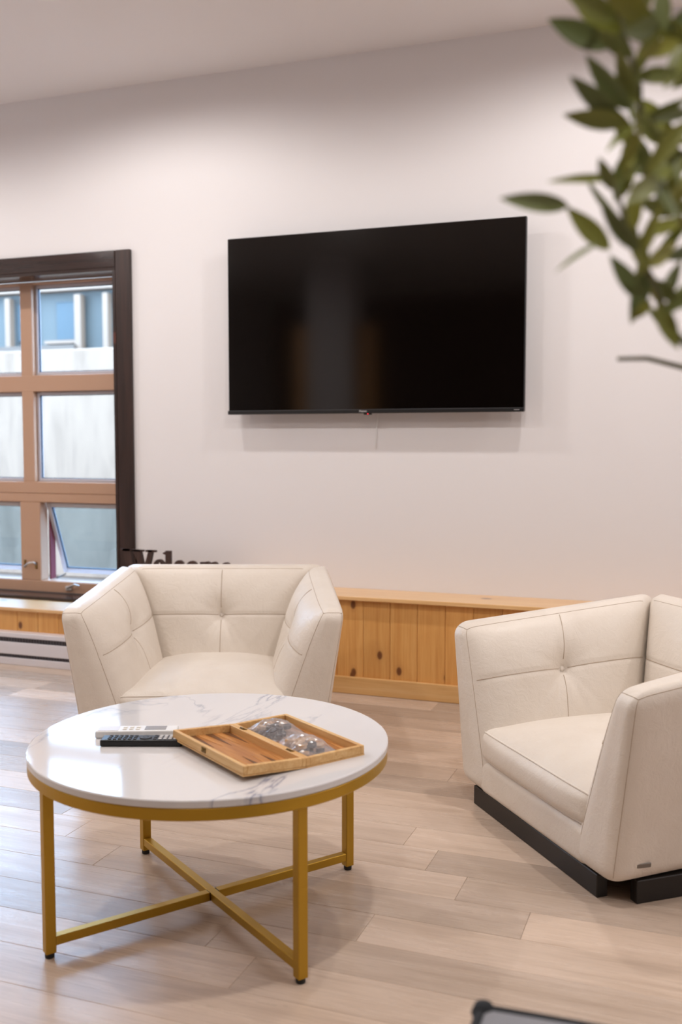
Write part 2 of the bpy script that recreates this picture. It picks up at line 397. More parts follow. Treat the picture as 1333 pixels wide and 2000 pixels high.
for a, b2 in lower:
    s = sash(a+.012, b2-.012, -.452, 0, 0, win, 'tinted_glass', .026, 'awning_sash')
    s.location = (0, FY+.040, .842); s.rotation_euler = (math.radians(20), 0, 0)
    box('stop', a+.0005, a+.010, FY+.076, FY+.125, .392, .845, 'maroon', win)
    # operator: base, arm and folding crank
    hx = (a+b2)/2 - .085
    cr = box('crank_base', hx-.022, hx+.022, FY-.014, FY-.0005, .345, .370, 'nickel', win, bev=.004)
    link('crank_arm', tube_mesh([[(hx, FY-.014, .36), (hx+.005, FY-.03, .362), (hx+.055, FY-.034, .385), (hx+.085, FY-.032, .378)]], .006), 'nickel', cr)
    link('stay_arm', tube_mesh([[(a+.05, FY+.076, .40), (a+.03, FY+.19, .41)]], .004), 'slot_dark', win)
for c in mc:
    lk = box('latch_plate', c-.045, c-.033, FY-.006, FY-.0005, .468, .510, 'brass', win)
    box('latch_plate', c+.033, c+.045, FY-.006, FY-.0005, .460, .500, 'brass', win)
    link('latch_lever', tube_mesh([[(c+.038, FY-.006, .487), (c+.034, FY-.022, .50), (c+.005, FY-.026, .495), (c-.028, FY-.026, .472)]], .0065), 'nickel', lk)

# ------------------------------------------------------------------ recessed ceiling lamps, two of them added as fill
LAMPS = [(x, y) for y in (3.575, 1.95, .24) for x in (-4.8, -2.64, -.38, 1.8) if y > 1 or x in (-4.8, -.38)]  # last row: two added lamps, there to brighten the leaves and the pillar
ldat = bpy.data.lights.new('downlight_beam', 'SPOT'); ldat.shadow_soft_size = .045; ldat.energy = 64.; ldat.color = (1.0, .965, .945); ldat.spot_size = math.radians(172); ldat.spot_blend = .385
ring_me = lathe([(.062, -.004), (.085, -.006), (.088, -.001), (.062, -.001), (.062, -.004)], 40); lens_me = lathe([(0, -.0022), (.061, -.0022), (.061, -.0008), (0, -.0008)], 40)
for x, y in LAMPS:
    t = thing('downlight', 'round recessed white downlight set in the ceiling', 'downlight', (x, y, CEIL), 0, 'recessed ceiling downlights')
    link('trim_ring', ring_me, 'ring_white', t); link('lens', lens_me, 'lamp_lens', t)
    lo = bpy.data.objects.new('beam', ldat); COL.objects.link(lo); lo.parent = t; lo.location = (0, 0, -.008)

# ------------------------------------------------------------------ outside
box('ground', -16, 6, W+.2, 22, -.5, -.3, 'grey_paving')['kind'] = 'structure'
tag(box('retaining_wall', -14, 2, 9.2, 9.6, -.3, 2.20, 'concrete', bev=.02), 'long pale concrete retaining wall outside the window', 'wall')
POSTS = [(-10.9, .05), (-9.70, .045), (-8.49, .055), (-8.03, .045), (-7.3, .05)]; PANELS = [(-8.93, -8.555), (-9.62, -9.30)]
bl = thing('building', 'blue building with white posts beyond the concrete wall', 'building', (0, 12, -.3))
box('wall', -16, 2, .3, 4, 0, 3.64, 'blue_siding', bl); box('haze_band', -16, 2, .1, .5, 3.64, 4.1, 'white_post', bl)  # pale band on top is bright haze put into colour
for x, hw in POSTS: box('post', x-hw, x+hw, .12, .24, 0, 3.58, 'white_post', bl, bev=.01)
for x0, x1 in PANELS: box('panel', x0, x1, .24, .31, 2.95, 3.50, 'blue_door', bl, bev=.01)
box('ledge', PANELS[0][0]-.15, PANELS[0][1], .15, .3, 2.90, 2.945, 'white_post', bl); box('ledge', PANELS[0][0]-.9, PANELS[0][1]+.05, .05, .3, 2.80, 2.87, 'grey_paving', bl)

# ------------------------------------------------------------------ armchairs
def smooth01(t): t = max(0., min(1., t)); return t*t*(3-2*t)
class Hexa:
    """padded block: u thickness (0 outer, 1 inner), v along, w up; corners[(u,v,w)]"""
    def __init__(s, corners, r, step, inward, bulge=0., tuft=None, crown=0., front=0.):
        s.front = front
        s.c = {k: Vector(p) for k, p in corners.items()}; s.r = r; s.inw = Vector(inward).normalized(); s.bulge = bulge; s.tuft = tuft; s.crown = crown
        def ln(ax):
            tot = 0
            for k in s.c:
                if k[ax] == 0:
                    k2 = list(k); k2[ax] = 1; tot += (s.c[tuple(k2)]-s.c[k]).length
            return tot/4
        s.L = [ln(0), ln(1), ln(2)]; s.step = step
    def axis(s, a):
        L, r = s.L[a], min(s.r, s.L[a]*.48); n = max(2, int((L-2*r)/s.step[a]))
        e = [0, .12, .3, .52, .76]
        return [r*q for q in e] + [r+(L-2*r)*i/n for i in range(n+1)] + [L-r*q for q in e[::-1]]
    def surf(s, p, raw=False):
        L = s.L; rr = [min(s.r, L[a]*.48) for a in range(3)]
        core = [min(max(p[a], rr[a]), L[a]-rr[a]) for a in range(3)]
        d = [(p[a]-core[a])/rr[a] for a in range(3)]; n = math.sqrt(sum(q*q for q in d))
        q = list(p) if n < 1e-9 else [core[a] + d[a]/n*rr[a] for a in range(3)]
        u, v, w = (q[a]/L[a] for a in range(3))
        P = Vector()
        for (i, j, k), c in s.c.items():
            P += c*((u if i else 1-u)*(v if j else 1-v)*(w if k else 1-w))
        wu = smooth01((u-.45)/.5)
        if wu > 0:
            env = (1-abs(2*v-1)**5)*(1-abs(2*w-1)**4); b = s.bulge*env
            if s.tuft:
                tv, tw, depth, low = s.tuft; dv, dw = (v-tv)*L[1], (w-tw)*L[2]; d2 = math.hypot(dv, dw)
                b -= depth*math.exp(-(d2/.052)**1.3)
                inside = min(1., max(0., env*1.6))
                b -= .0042*inside*math.exp(-(dv/.0052)**2) + .0042*inside*math.exp(-(dw/.0052)**2)
                b += .006*inside*(math.exp(-(dw/.03)**2)+math.exp(-(dv/.03)**2))*0
                for ang, amp, length in ((-62, .0052, .16), (-112, .0045, .15), (-45, .0030, .20), (-135, .0030, .18), (70, .003, .09), (112, .003, .09), (25, .002, .10), (155, .002, .10)):
                    a = math.radians(ang); al = dv*math.cos(a)+dw*math.sin(a); pe = -dv*math.sin(a)+dw*math.cos(a)
                    if al > 0: b -= amp*math.exp(-(pe/(.006+.05*al))**2)*math.exp(-(al/length)**2)*inside
            P += s.inw*(b*wu)
        if s.crown and w > .5:
            P.z += s.crown*(1-abs(2*u-1)**3)*(1-abs(2*v-1)**3)*smooth01((w-.5)/.5)
        if s.front and v < .5:
            P.y -= s.front*(1-abs(2*u-1)**4)*(1-abs(2*w-1)**2.5*.8)*smooth01((.5-v)/.5)
        return P
    def mesh(s):
        A = [s.axis(a) for a in range(3)]; n = [len(q)-1 for q in A]; bm = bmesh.new(); V = {}
        def vert(i, j, k):
            key = (i, j, k)
            if key not in V: V[key] = bm.verts.new(s.surf((A[0][i], A[1][j], A[2][k])))
            return V[key]
        for ax in range(3):
            b1, c1 = (ax+1) % 3, (ax+2) % 3
            for side in (0, n[ax]):
                for i in range(n[b1]):
                    for j in range(n[c1]):
                        f = []
                        for di, dj in ((0, 0), (1, 0), (1, 1), (0, 1)):
                            ix = [0, 0, 0]; ix[ax] = side; ix[b1] = i+di; ix[c1] = j+dj; f.append(vert(*ix))
                        bm.faces.new(f if side else f[::-1])
        bmesh.ops.recalc_face_normals(bm, faces=bm.faces)
        return mesh_from(bm, smooth=True)
    def line(s, a, b, n=40, off=0.):          # a, b in unit coords, on the surface
        return [s.inw*off + s.surf([(a[k]+(b[k]-a[k])*i/n)*s.L[k] for k in range(3)]) for i in range(n+1)]

def make_armchair(label):
    root = thing('armchair', label, 'armchair', group='ivory leather tub armchairs')
    zb = .058
    def arm(sx):
        c = {(0, 0, 1): (.53*sx, 0, .583), (1, 0, 1): (.448*sx, 0, .583), (0, 1, 1): (.457*sx, .777, .662), (1, 1, 1): (.373*sx, .690, .662),
             (0, 0, 0): (.452*sx, -.004, zb), (1, 0, 0): (.255*sx, -.004, zb), (0, 1, 0): (.40*sx, .735, zb), (1, 1, 0): (.22*sx, .555, zb)}
        h = Hexa(c, .050, (.012, .010, .008), (-.86*sx, -.12, .35), .066, (.50, .66, .040, 0))
        o = link('arm', h.mesh(), 'ivory_leather', root)
        paths = [h.line((1, 0, .02), (1, 0, 1)), h.line((0, 0, .02), (0, 0, 1)), h.line((1, 0, 1), (1, .97, 1)), h.line((0, 0, 1), (0, 1, 1)), h.line((1, 0, 1), (0, 0, 1), 10)]
        link('seam', tube_mesh(paths, .0011, 6), 'seam_thread', o)
        bt = link('button', BUTTON, 'ivory_leather', o)
        p = h.surf([h.L[0], .5*h.L[1], .66*h.L[2]]); bt.location = p; bt.rotation_euler = Vector((-.86*sx, -.12, .35)).to_track_quat('Z', 'Y').to_euler()
        # stitched cross seams on the padded face
        link('seam', tube_mesh([h.line((1, .03, .66), (1, .475, .66), 40, .0024), h.line((1, .525, .66), (1, .96, .66), 40, .0024), h.line((1, .5, .71), (1, .5, .98), 40, .0026), h.line((1, .5, .35), (1, .5, .62), 40, .0026)], .0013, 5), 'seam_thread', o)
        return h
    hs = [arm(-1), arm(1)]
    c = {(0, 0, 1): (-.457, .778, .660), (0, 1, 1): (.457, .778, .660), (1, 0, 1): (-.376, .690, .660), (1, 1, 1): (.376, .690, .660),
         (0, 0, 0): (-.40, .735, zb), (0, 1, 0): (.40, .735, zb), (1, 0, 0): (-.225, .548, zb), (1, 1, 0): (.225, .548, zb)}
    h = Hexa(c, .042, (.012, .009, .008), (0, -.97, .24), .050, (.5, .66, .042, 0))
    bk = link('backrest', h.mesh(), 'ivory_leather', root)
    link('seam', tube_mesh([h.line((1, .03, 1), (1, .97, 1)), h.line((0, .0, 1), (0, 1, 1))], .0010, 6), 'seam_thread', bk)
    link('seam', tube_mesh([h.line((1, .05, .66), (1, .48, .66), 40, .0024), h.line((1, .52, .66), (1, .95, .66), 40, .0024), h.line((1, .5, .71), (1, .5, .98), 40, .0026), h.line((1, .5, .35), (1, .5, .62), 40, .0026)], .0013, 5), 'seam_thread', bk)
    bt = link('button', BUTTON, 'ivory_leather', bk, h.surf([h.L[0], .5*h.L[1], .66*h.L[2]])); bt.rotation_euler = Vector((0, -.97, .24)).to_track_quat('Z', 'Y').to_euler()
    # seat cushion with piping
    c = {}
    for w_, z in ((0, .162), (1, .266)):
        c[(0, 0, w_)] = (-.325, .012, z); c[(1, 0, w_)] = (.325, .012, z); c[(0, 1, w_)] = (-.255, .60, z+.018*w_); c[(1, 1, w_)] = (.255, .60, z+.018*w_)
    h = Hexa(c, .034, (.02, .02, .008), (0, 0, 0.0001), 0., None, .058, .022)
    cu = link('seat_cushion', h.mesh(), 'ivory_leather', root)
    e1 = .0
    link('piping', tube_mesh([h.line((.0, e1, 1), (1., e1, 1), 60), h.line((0., e1, 0), (1., e1, 0), 60), h.line((0, 0, 1), (0, 1, 1)), h.line((1, 0, 1), (1, 1, 1))], .0034, 8), 'ivory_leather', cu)
    # front rail below the cushion, floor deck and plinth
    c = {(0, 0, 0): (-.31, .002, zb), (1, 0, 0): (.31, .002, zb), (0, 1, 0): (-.31, .10, zb), (1, 1, 0): (.31, .10, zb),
         (0, 0, 1): (-.34, .008, .168), (1, 0, 1): (.34, .008, .168), (0, 1, 1): (-.34, .10, .176), (1, 1, 1): (.34, .10, .176)}
    h = Hexa(c, .028, (.03, .03, .03), (0, 0, .001)); link('front_rail', h.mesh(), 'ivory_leather', root)
    box('deck', -.30, .30, .09, .66, .062, .17, 'ivory_leather', root)
    pl = box('plinth', -.365, .365, .012, .045, 0, zb+.004, 'black_plinth', root, bev=.002)
    for sx in (-1, 1): box('plinth', min(.43*sx, .40*sx)-.0, max(.43*sx, .40*sx), .09, .66, 0, zb+.004, 'black_plinth', root, bev=.002)
    box('plinth', -.36, .36, .67, .70, 0, zb+.004, 'black_plinth', root, bev=.002)
    for sx in (-1, 1):
        p = hs[0 if sx < 0 else 1].surf([0, .125*hs[0].L[1], .105*hs[0].L[2]])
        bm = bmesh.new(); add_box(bm, -.023, .023, -.0065, .0065, -.002, .003, .0022, 2)
        q = link('plaque', mesh_from(bm), 'plaque_metal', root, p); nrm = Vector((.99*sx, -.09, -.15)).normalized()
        yax = Vector((0, 0, 1)); xax = yax.cross(nrm).normalized(); yax = nrm.cross(xax)
        q.rotation_euler = Matrix((xax, yax, nrm)).transposed().to_euler()
    return root
BUTTON = lathe([(0, .008), (.006, .0074), (.010, .0045), (.0115, .0), (.010, -.006), (0, -.008)], 20)
for p in BUTTON.polygons: p.use_smooth = True
ca = make_armchair('ivory leather armchair facing the camera behind the round table, below the window corner')
ca.location = (-1.7364, 3.2124, 0); ca.rotation_euler = (0, 0, .3594)
def tree(o, parent=None):
    c = o.copy(); COL.objects.link(c); c.parent = parent
    for ch in list(o.children): tree(ch, c)
    return c
cb = tree(ca); cb['label'] = 'ivory leather armchair cut by the right edge of the photo, turned sideways'
cb.location = (-.494, 2.903, 0); cb.rotation_euler = (0, 0, -.8919)

# ------------------------------------------------------------------ coffee table
TC = Vector((-1.1757, 2.2200, 0)); TZ = .45
tb = thing('coffee_table', 'round white marble coffee table with crossed gold legs', 'coffee table', TC)
top = lathe([(0, TZ), (.446, TZ), (.449, TZ-.001), (.450, TZ-.003), (.450, TZ-.015), (.448, TZ-.0175), (.445, TZ-.018), (0, TZ-.018)], 160)
o = link('tabletop', top, 'white_marble', tb)
rg = lathe([(.420, .404), (.446, .404), (.448, .406), (.448, .430), (.446, .432), (.420, .432), (.420, .404)], 160)
link('ring_frame', rg, 'gold_metal', tb)
LEGA = math.atan2(1.864-2.22, -1.426+1.1757)
for k in range(4):
    a = LEGA + k*math.pi/2; R = .424
    bm = bmesh.new(); add_box(bm, -.0125, .0125, -.0125, .0125, .012, .4045, .0015)
    lg = link('leg', mesh_from(bm), 'gold_metal', tb, (R*math.cos(a), R*math.sin(a), 0), (0, 0, a))
    link('foot', lathe([(0, .0), (.010, .0), (.011, .002), (.011, .0125), (0, .0125)], 20), 'black_rubber', lg)
box('cross_bar', -.412, .412, -.011, .011, .028, .050, 'gold_metal', tb, bev=.0012, rot=(0, 0, LEGA+math.pi/2))
box('cross_bar', .0125, .412, -.011, .011, .0285, .0505, 'gold_metal', tb, bev=.0012, rot=(0, 0, LEGA))
box('cross_bar', -.412, -.0125, -.011, .011, .0285, .0505, 'gold_metal', tb, bev=.0012, rot=(0, 0, LEGA))
for s in (-1, 1): box('joint', min(s*.0112, s*.0130), max(s*.0112, s*.0130), -.0105, .0105, .029, .050, 'black_rubber', tb, rot=(0, 0, LEGA))

# ------------------------------------------------------------------ television
TX0, TX1, TZ0, TZ1, TY = -2.293, -.802, 1.338, 2.206, 4.548
TW, TH = TX1-TX0, TZ1-TZ0
tv = thing('television', 'large black flat television mounted on the pale wall', 'television', ((TX0+TX1)/2, TY, TZ0))
bm = bmesh.new(); add_box(bm, -TW/2, TW/2, .004, .030, .0, TH, .002); link('casing', mesh_from(bm), 'black_plastic', tv)
box('back_housing', -TW/2+.12, TW/2-.12, .030, .072, .05, TH*.62, 'black_plastic', tv, bev=.01)
box('wall_bracket', -.22, .22, .072, W-TY-.001, .16, .44, 'black_plastic', tv)
box('screen', -TW/2+.005, TW/2-.005, .0, .0045, .016, TH-.004, 'screen', tv)
box('bezel_strip', -TW/2-.001, TW/2+.001, -.006, .016, -.004, .0155, 'black_plastic', tv, bev=.002)
box('bezel_edge', -TW/2, TW/2, -.0066, -.0061, .0125, .0150, 'grey_key', tv)
cu = bpy.data.curves.new('brand', 'FONT'); cu.body = 'Hisense'; cu.size = .0125; cu.align_x = 'CENTER'; cu.extrude = .0002
to = bpy.data.objects.new('brand_mark', cu); COL.objects.link(to)
dg = bpy.context.evaluated_depsgraph_get(); me = bpy.data.meshes.new_from_object(to.evaluated_get(dg)); bpy.data.objects.remove(to)
link('brand_mark', me, 'white_print', tv, (-.055+.03, -.0068, .0025), (math.pi/2, 0, 0))
box('corner_mark', TW/2-.045, TW/2-.020, -.0067, -.0061, .004, .0075, 'grey_lcd', tv)
ir = box('sensor_bump', -.024, .016, -.004, .014, -.011, -.0035, 'black_plastic', tv, bev=.003); link('standby_light', lathe([(0, -.0022), (.0020, -.0014), (.0020, .001), (0, .001)], 14), 'red_led', ir, (-.001, -.0046, -.007), (math.pi/2, 0, 0))
tag(link('power_cord', tube_mesh([[(-1.50, W-.012, 1.42), (-1.53, W-.008, 1.34), (-1.537, W-.006, 1.26), (-1.541, W-.005, 1.20), (-1.541, W-.004, 1.165)]], .0022), 'white_plastic'), 'thin pale cord hanging on the wall below the television', 'cord')

# ------------------------------------------------------------------ baseboard heater
ht = thing('baseboard_heater', 'white electric baseboard heater on the floor under the window', 'heater', (-4.0, 4.36, 0))
box('housing', -1.45, 1.28, .004, .058, .010, .172, 'slot_dark', ht)
box('top_cover', -1.452, 1.282, -.002, .0585, .148, .174, 'white_enamel', ht, bev=.003)
box('front_panel', -1.452, 1.282, -.004, .003, .058, .124, 'white_enamel', ht, bev=.002)
box('bottom_lip', -1.452, 1.282, -.003, .0585, .0, .039, 'white_enamel', ht, bev=.002)
for s, xx in ((-1, -1.452), (1, 1.282)): box('end_cap', min(xx, xx+s*.05), max(xx, xx+s*.05), -.004, .0585, 0, .174, 'white_enamel', ht, bev=.003)
bm = bmesh.new()
for i in range(150):
    x = -1.44 + i*.018
    add_box(bm, x, x+.006, .0015, .004, .125, .1475); add_box(bm, x, x+.006, .0015, .004, .0395, .0575)
fo = link('fins', mesh_from(bm), 'slot_fin', ht); fo['kind'] = 'stuff'

# ------------------------------------------------------------------ wooden Welcome sign on the ledge
sg = thing('welcome_sign', 'dark wooden Welcome letters standing on the pine ledge', 'sign', (-2.915, 4.505, .471))
XH, CH, DP = .117, .163, .022
def letter(parts):
    bm = bmesh.new()
    for poly in parts:
        b1 = prism(poly, DP); me = mesh_from(b1); bm.from_mesh(me); bpy.data.meshes.remove(me)
    link('letter', mesh_from(bm), 'sign_wood', sg)
def rect(x0, x1, z0, z1): return [(x0, z0), (x1, z0), (x1, z1), (x0, z1)]
def ring(cx, cz, rx, rz, ix, iz, a0=0., a1=360., n=40):
    out = []
    for i in range(n):
        a = math.radians(a0+(a1-a0)*i/n); c = math.radians(a0+(a1-a0)*(i+1)/n)
        out.append([(cx+rx*math.cos(a), cz+rz*math.sin(a)), (cx+rx*math.cos(c), cz+rz*math.sin(c)), (cx+ix*math.cos(c), cz+iz*math.sin(c)), (cx+ix*math.cos(a), cz+iz*math.sin(a))])
    return out
letter([[(.012, CH), (.060, CH), (.098, 0), (.062, 0)], [(.098, 0), (.062, 0), (.092, .12), (.105, .10)], [(.078, CH), (.122, CH), (.158, 0), (.122, 0)], [(.158, 0), (.122, 0), (.172, CH), (.196, CH)],
        rect(.0, .078, CH-.010, CH), rect(.070, .138, CH-.0101, CH-.0001), rect(.154, .212, CH-.010, CH)])
letter(ring(.232, XH/2, .038, XH/2, .016, XH*.40, 30, 360)[:-2] + [rect(.206, .262, XH*.47, XH*.58)])
letter([rect(.272, .300, 0, CH), rect(.262, .310, 0, .010), [(.258, CH-.016), (.272, CH-.020), (.272, CH-.004), (.300, CH), (.285, CH-.003), (.258, CH-.010)]])
letter(ring(.350, XH/2, .036, XH/2, .012, XH*.38, 45, 320))
letter(ring(.425, XH/2, .039, XH/2, .016, XH*.38))
letter([rect(.474, .496, 0, XH-.004), rect(.514, .536, 0, XH-.02), rect(.554, .576, 0, XH-.02), rect(.468, .502, 0, .008), rect(.508, .542, 0, .008), rect(.548, .582, 0, .008)] + ring(.512, XH-.026, .024, .026, .006, .012, 0, 180, 16) + ring(.552, XH-.026, .024, .026, .006, .012, 0, 180, 16))
letter(ring(.620, XH/2, .036, XH/2, .015, XH*.40, 30, 360)[:-2] + [rect(.596, .648, XH*.47, XH*.58)])

# ------------------------------------------------------------------ backgammon box, open on the table
H1, H2 = Vector((-1.144, 2.272, .474)), Vector((-.857, 2.080, .474))
ax = (H2-H1).normalized(); half = (H2-H1).length; ay = Vector((-ax.y, ax.x, 0))       # ay points to the far half
bx = thing('backgammon_box', 'open wooden backgammon box lying on the marble table', 'game box', (H1.x, H1.y, TZ), math.atan2(ax.y, ax.x))
HW, BH, TK = .168, .024, .0105
def half_box(root, sgn, tilt):
    hb = link('box_half', None, None, root, (0, 0, BH) if sgn < 0 else (0, 0, 0))
    return hb
def box_half(sgn, rx):
    y0, y1 = (0.0006, HW) if sgn > 0 else (-HW, -.0006)
    bm = bmesh.new(); add_box(bm, 0, half, y0, y1, 0, .0035); o = link('tray', mesh_from(bm), 'box_wood', bx, (0, 0, 0))
    def side(a, b_, c_, d): box('side', a, b_, c_, d, .0036, BH, 'box_wood', o, bev=.0012)
    side(0, half, y0, y0+TK); side(0, half, y1-TK, y1); side(0, TK, y0+TK, y1-TK); side(half-TK, half, y0+TK, y1-TK)
    box('field', TK, half-TK, y0+TK, y1-TK, .0036, .0056, 'board_field', o)
    n = 6; wd = (y1-y0-2*TK)/n                # six points along each short side, tips inward
    for e in (0, 1):
        for k in range(n):
            ya = y0+TK+k*wd; base = TK+.001 if e == 0 else half-TK-.001; tip = base + (.115 if e == 0 else -.115)
            b1 = bmesh.new(); vs = [b1.verts.new(q) for q in ((base, ya+.002, .0058), (base, ya+wd-.002, .0058), (tip, ya+wd/2, .0058))]
            f = b1.faces.new(vs); r = bmesh.ops.extrude_face_region(b1, geom=[f])
            for v_ in [g for g in r['geom'] if isinstance(g, bmesh.types.BMVert)]: v_.co.z += .0004
            bmesh.ops.recalc_face_normals(b1, faces=b1.faces)
            link('point', mesh_from(b1), 'dark_print' if (k+e) % 2 else 'pale_print', o)
    o.rotation_euler = (rx, 0, 0)
    return o
far = box_half(1, 0.); near = box_half(-1, 0.)
near.rotation_euler = (-.075, 0, 0); near.location = (0, 0, .0005)
for hx in (half*.17, half*.80): 
    box('hinge', hx-.012, hx+.012, -.006, .006, BH, BH+.0012, 'brass', far); link('hinge_pin', tube_mesh([[(hx-.012, 0, BH+.002), (hx+.012, 0, BH+.002)]], .0018), 'brass', far)
lt = box('latch', half*.44, half*.50, -HW-.002, -HW, .008, .021, 'brass', near, bev=.0008); link('latch_hook', tube_mesh([[(half*.455, -HW-.003, .018), (half*.47, -HW-.0045, .012), (half*.485, -HW-.003, .018)]], .0015), 'brass', near)

# bags of checkers in the far half
def box_pt(u, v_, z): return Vector((H1.x, H1.y, TZ)) + ax*u + ay*v_ + Vector((0, 0, z))
chk = lathe([(0, .0035), (.006, .0035), (.0072, .0045), (.0098, .0045), (.0105, .0035), (.0105, -.0035), (.0098, -.0045), (0, -.0045)], 18)
def bag(u0, u1, v0, v1, hgt, label, dark_share, n, seed):
    rnd = random.Random(seed)
    bm = bmesh.new(); nx, ny = 26, 20; g = []
    for top_ in (1, 0):
        gg = []
        for i in range(nx+1):
            row = []
            for j in range(ny+1):
                a, b_ = i/nx, j/ny; e = (1-abs(2*a-1)**3)*(1-abs(2*b_-1)**3)
                jit = rnd.uniform(-1, 1)*.0022 + .0022*math.sin(a*23+seed)*math.cos(b_*17+2*seed)
                z = .0068 + (e*(hgt+jit)+.002 if top_ else 0)
                row.append(bm.verts.new(box_pt(u0+(u1-u0)*a+rnd.uniform(-.0012, .0012), v0+(v1-v0)*b_+rnd.uniform(-.0012, .0012), z)))
            gg.append(row)
        for i in range(nx):
            for j in range(ny):
                q = (gg[i][j], gg[i+1][j], gg[i+1][j+1], gg[i][j+1]); bm.faces.new(q if top_ else q[::-1])
        g.append(gg)
    for i in range(nx):
        for j in (0, ny): bm.faces.new((g[0][i][j], g[0][i+1][j], g[1][i+1][j], g[1][i][j]))
    for j in range(ny):
        for i in (0, nx): bm.faces.new((g[0][i][j], g[0][i][j+1], g[1][i][j+1], g[1][i][j]))
    bmesh.ops.recalc_face_normals(bm, faces=bm.faces)
    tag(link('plastic_bag', mesh_from(bm), 'bag_film'), label, 'plastic bag')
    k = 0; spots = []
    while len(spots) < n and k < 4000:
        k += 1; a, b_ = rnd.uniform(.12, .88), rnd.uniform(.14, .86); lay = 0 if len(spots) < n*.6 else 1
        p = Vector((u0+(u1-u0)*a, v0+(v1-v0)*b_, .0125 if lay == 0 else .0225))
        if lay == 1 and (abs(a-.5) > .28 or abs(b_-.5) > .28): continue
        if all((Vector((p.x-q.x, p.y-q.y, (p.z-q.z)*2.2))).length > .0195 for q in spots): spots.append(p)
    for q in spots:
        dark = rnd.random() < dark_share(((q.x-u0)/(u1-u0)), ((q.y-v0)/(v1-v0)))
        which = 'far' if seed == 3 else 'near'
        o = link('checker', CHK_D if dark else CHK_L, None, None, box_pt(q.x, q.y, q.z))
        o.rotation_euler = (rnd.uniform(-.25, .25), rnd.uniform(-.25, .25), rnd.uniform(0, 3))
        if which == 'far': tag(o, ('dark' if dark else 'pale wooden') + ' round checker in the plastic bag farther from the camera', 'game piece', ('dark' if dark else 'pale') + ' checkers in the farther bag')
        else: tag(o, ('dark' if dark else 'pale wooden') + ' round checker in the plastic bag nearer the camera', 'game piece', ('dark' if dark else 'pale') + ' checkers in the nearer bag')
CHK_L = chk; CHK_L.materials.append(M['beech']); CHK_D = chk.copy(); CHK_D.materials.clear(); CHK_D.materials.append(M['dark_checker'])
for mm_ in (CHK_L, CHK_D):
    for p in mm_.polygons: p.use_smooth = False
bag(.020, .155, .022, .135, .030, 'crinkled clear bag of dark and pale checkers in the far end of the game box', lambda a, b_: .85 if a > .38 else .2, 20, 3)
bag(.170, .305, .018, .120, .028, 'crinkled clear bag of pale checkers in the near end of the game box', lambda a, b_: .9 if a > .66 and b_ > .4 else .08, 18, 5)

# ------------------------------------------------------------------ remotes
def remote(name, label, p0, p1, width, hgt, body, build):
    p0, p1 = Vector(p0), Vector(p1); d = p1-p0
    t = thing(name, label, 'remote control', (p0.x, p0.y, TZ), math.atan2(d.y, d.x)); L = d.length
    bm = bmesh.new(); add_box(bm, 0, L, 0, width, .0005, hgt, .0035, 2); link('body', mesh_from(bm), body, t)
    build(t, L, width, hgt); return t
kb = bmesh.new(); add_box(kb, -.0042, .0042, -.0034, .0034, 0, .0022, .0008); KEY = mesh_from(kb); KEY.materials.append(M['grey_key'])
KEYW = KEY.copy(); KEYW.materials.clear(); KEYW.materials.append(M['white_print'])
def keys_black(t, L, wd, h):
    for i in range(14):
        if i in (6, 7, 8): continue
        for j in range(3):
            link('key', KEYW if i > 9 else KEY, None, t, (.022+i*.0125, wd*(.22+.28*j), h))
    pd = link('direction_pad', lathe([(.007, .0), (.007, .0022), (.015, .0022), (.0155, 0), (.007, 0)], 28), 'grey_key', t, (.022+7*.0125, wd/2, h)); link('key', lathe([(0, .0024), (.0055, .0024), (.0055, 0), (0, 0)], 18), 'grey_key', pd)
def keys_white(t, L, wd, h):
    box('display', L*.60, L*.86, wd*.18, wd*.82, h, h+.0008, 'grey_lcd', t); box('flap', L*.03, L*.28, wd*.1, wd*.9, h, h+.0008, 'white_enamel', t)
    for i in range(3):
        for j in range(2): box('key', L*(.33+.08*i), L*(.33+.08*i)+.010, wd*(.22+.32*j), wd*(.22+.32*j)+.008, h, h+.0018, 'cream_plastic', t, bev=.0005)
remote('black_remote', 'black remote control with grey keys, its end under the game box', (-1.395, 2.052, 0), (-1.205, 2.1215, 0), .046, .017, 'black_plastic', keys_black)
remote('white_remote', 'white remote control with grey display behind the black one', (-1.445, 2.105, 0), (-1.255, 2.185, 0), .050, .019, 'white_plastic', keys_white)

# ------------------------------------------------------------------ ottoman at the bottom edge
ot = thing('ottoman', 'grey padded ottoman with charcoal piping at the bottom edge', 'ottoman', (-.275, 1.272, 0), .03)
c = {(u, v_, w_): (.50*u, -.50*(1-v_), .03+.42*w_) for u in (0, 1) for v_ in (0, 1) for w_ in (0, 1)}
h = Hexa(c, .02, (.05, .05, .05), (0, 0, .001), 0., None, .015); link('body', h.mesh(), 'grey_fabric', ot)
link('piping', tube_mesh([h.line((0, 1, 1), (1, 1, 1)), h.line((0, 0, 1), (0, 1, 1)), h.line((1, 0, 1), (1, 1, 1)), h.line((0, 0, 1), (1, 0, 1))], .008), 'charcoal_fabric', ot)
for u in (0, 1):
    for v_ in (0, 1):
        q = lathe([(0, .016), (.012, .012), (.017, 0), (.012, -.012), (0, -.016)], 16)
        for p in q.polygons: p.use_smooth = True
        link('corner_knot', q, 'charcoal_fabric', ot, h.surf([u*h.L[0], v_*h.L[1], h.L[2]])); box('leg', .04+u*.39, .07+u*.39, -.46+v_*.39, -.43+v_*.39, 0, .032, 'black_plinth', ot)

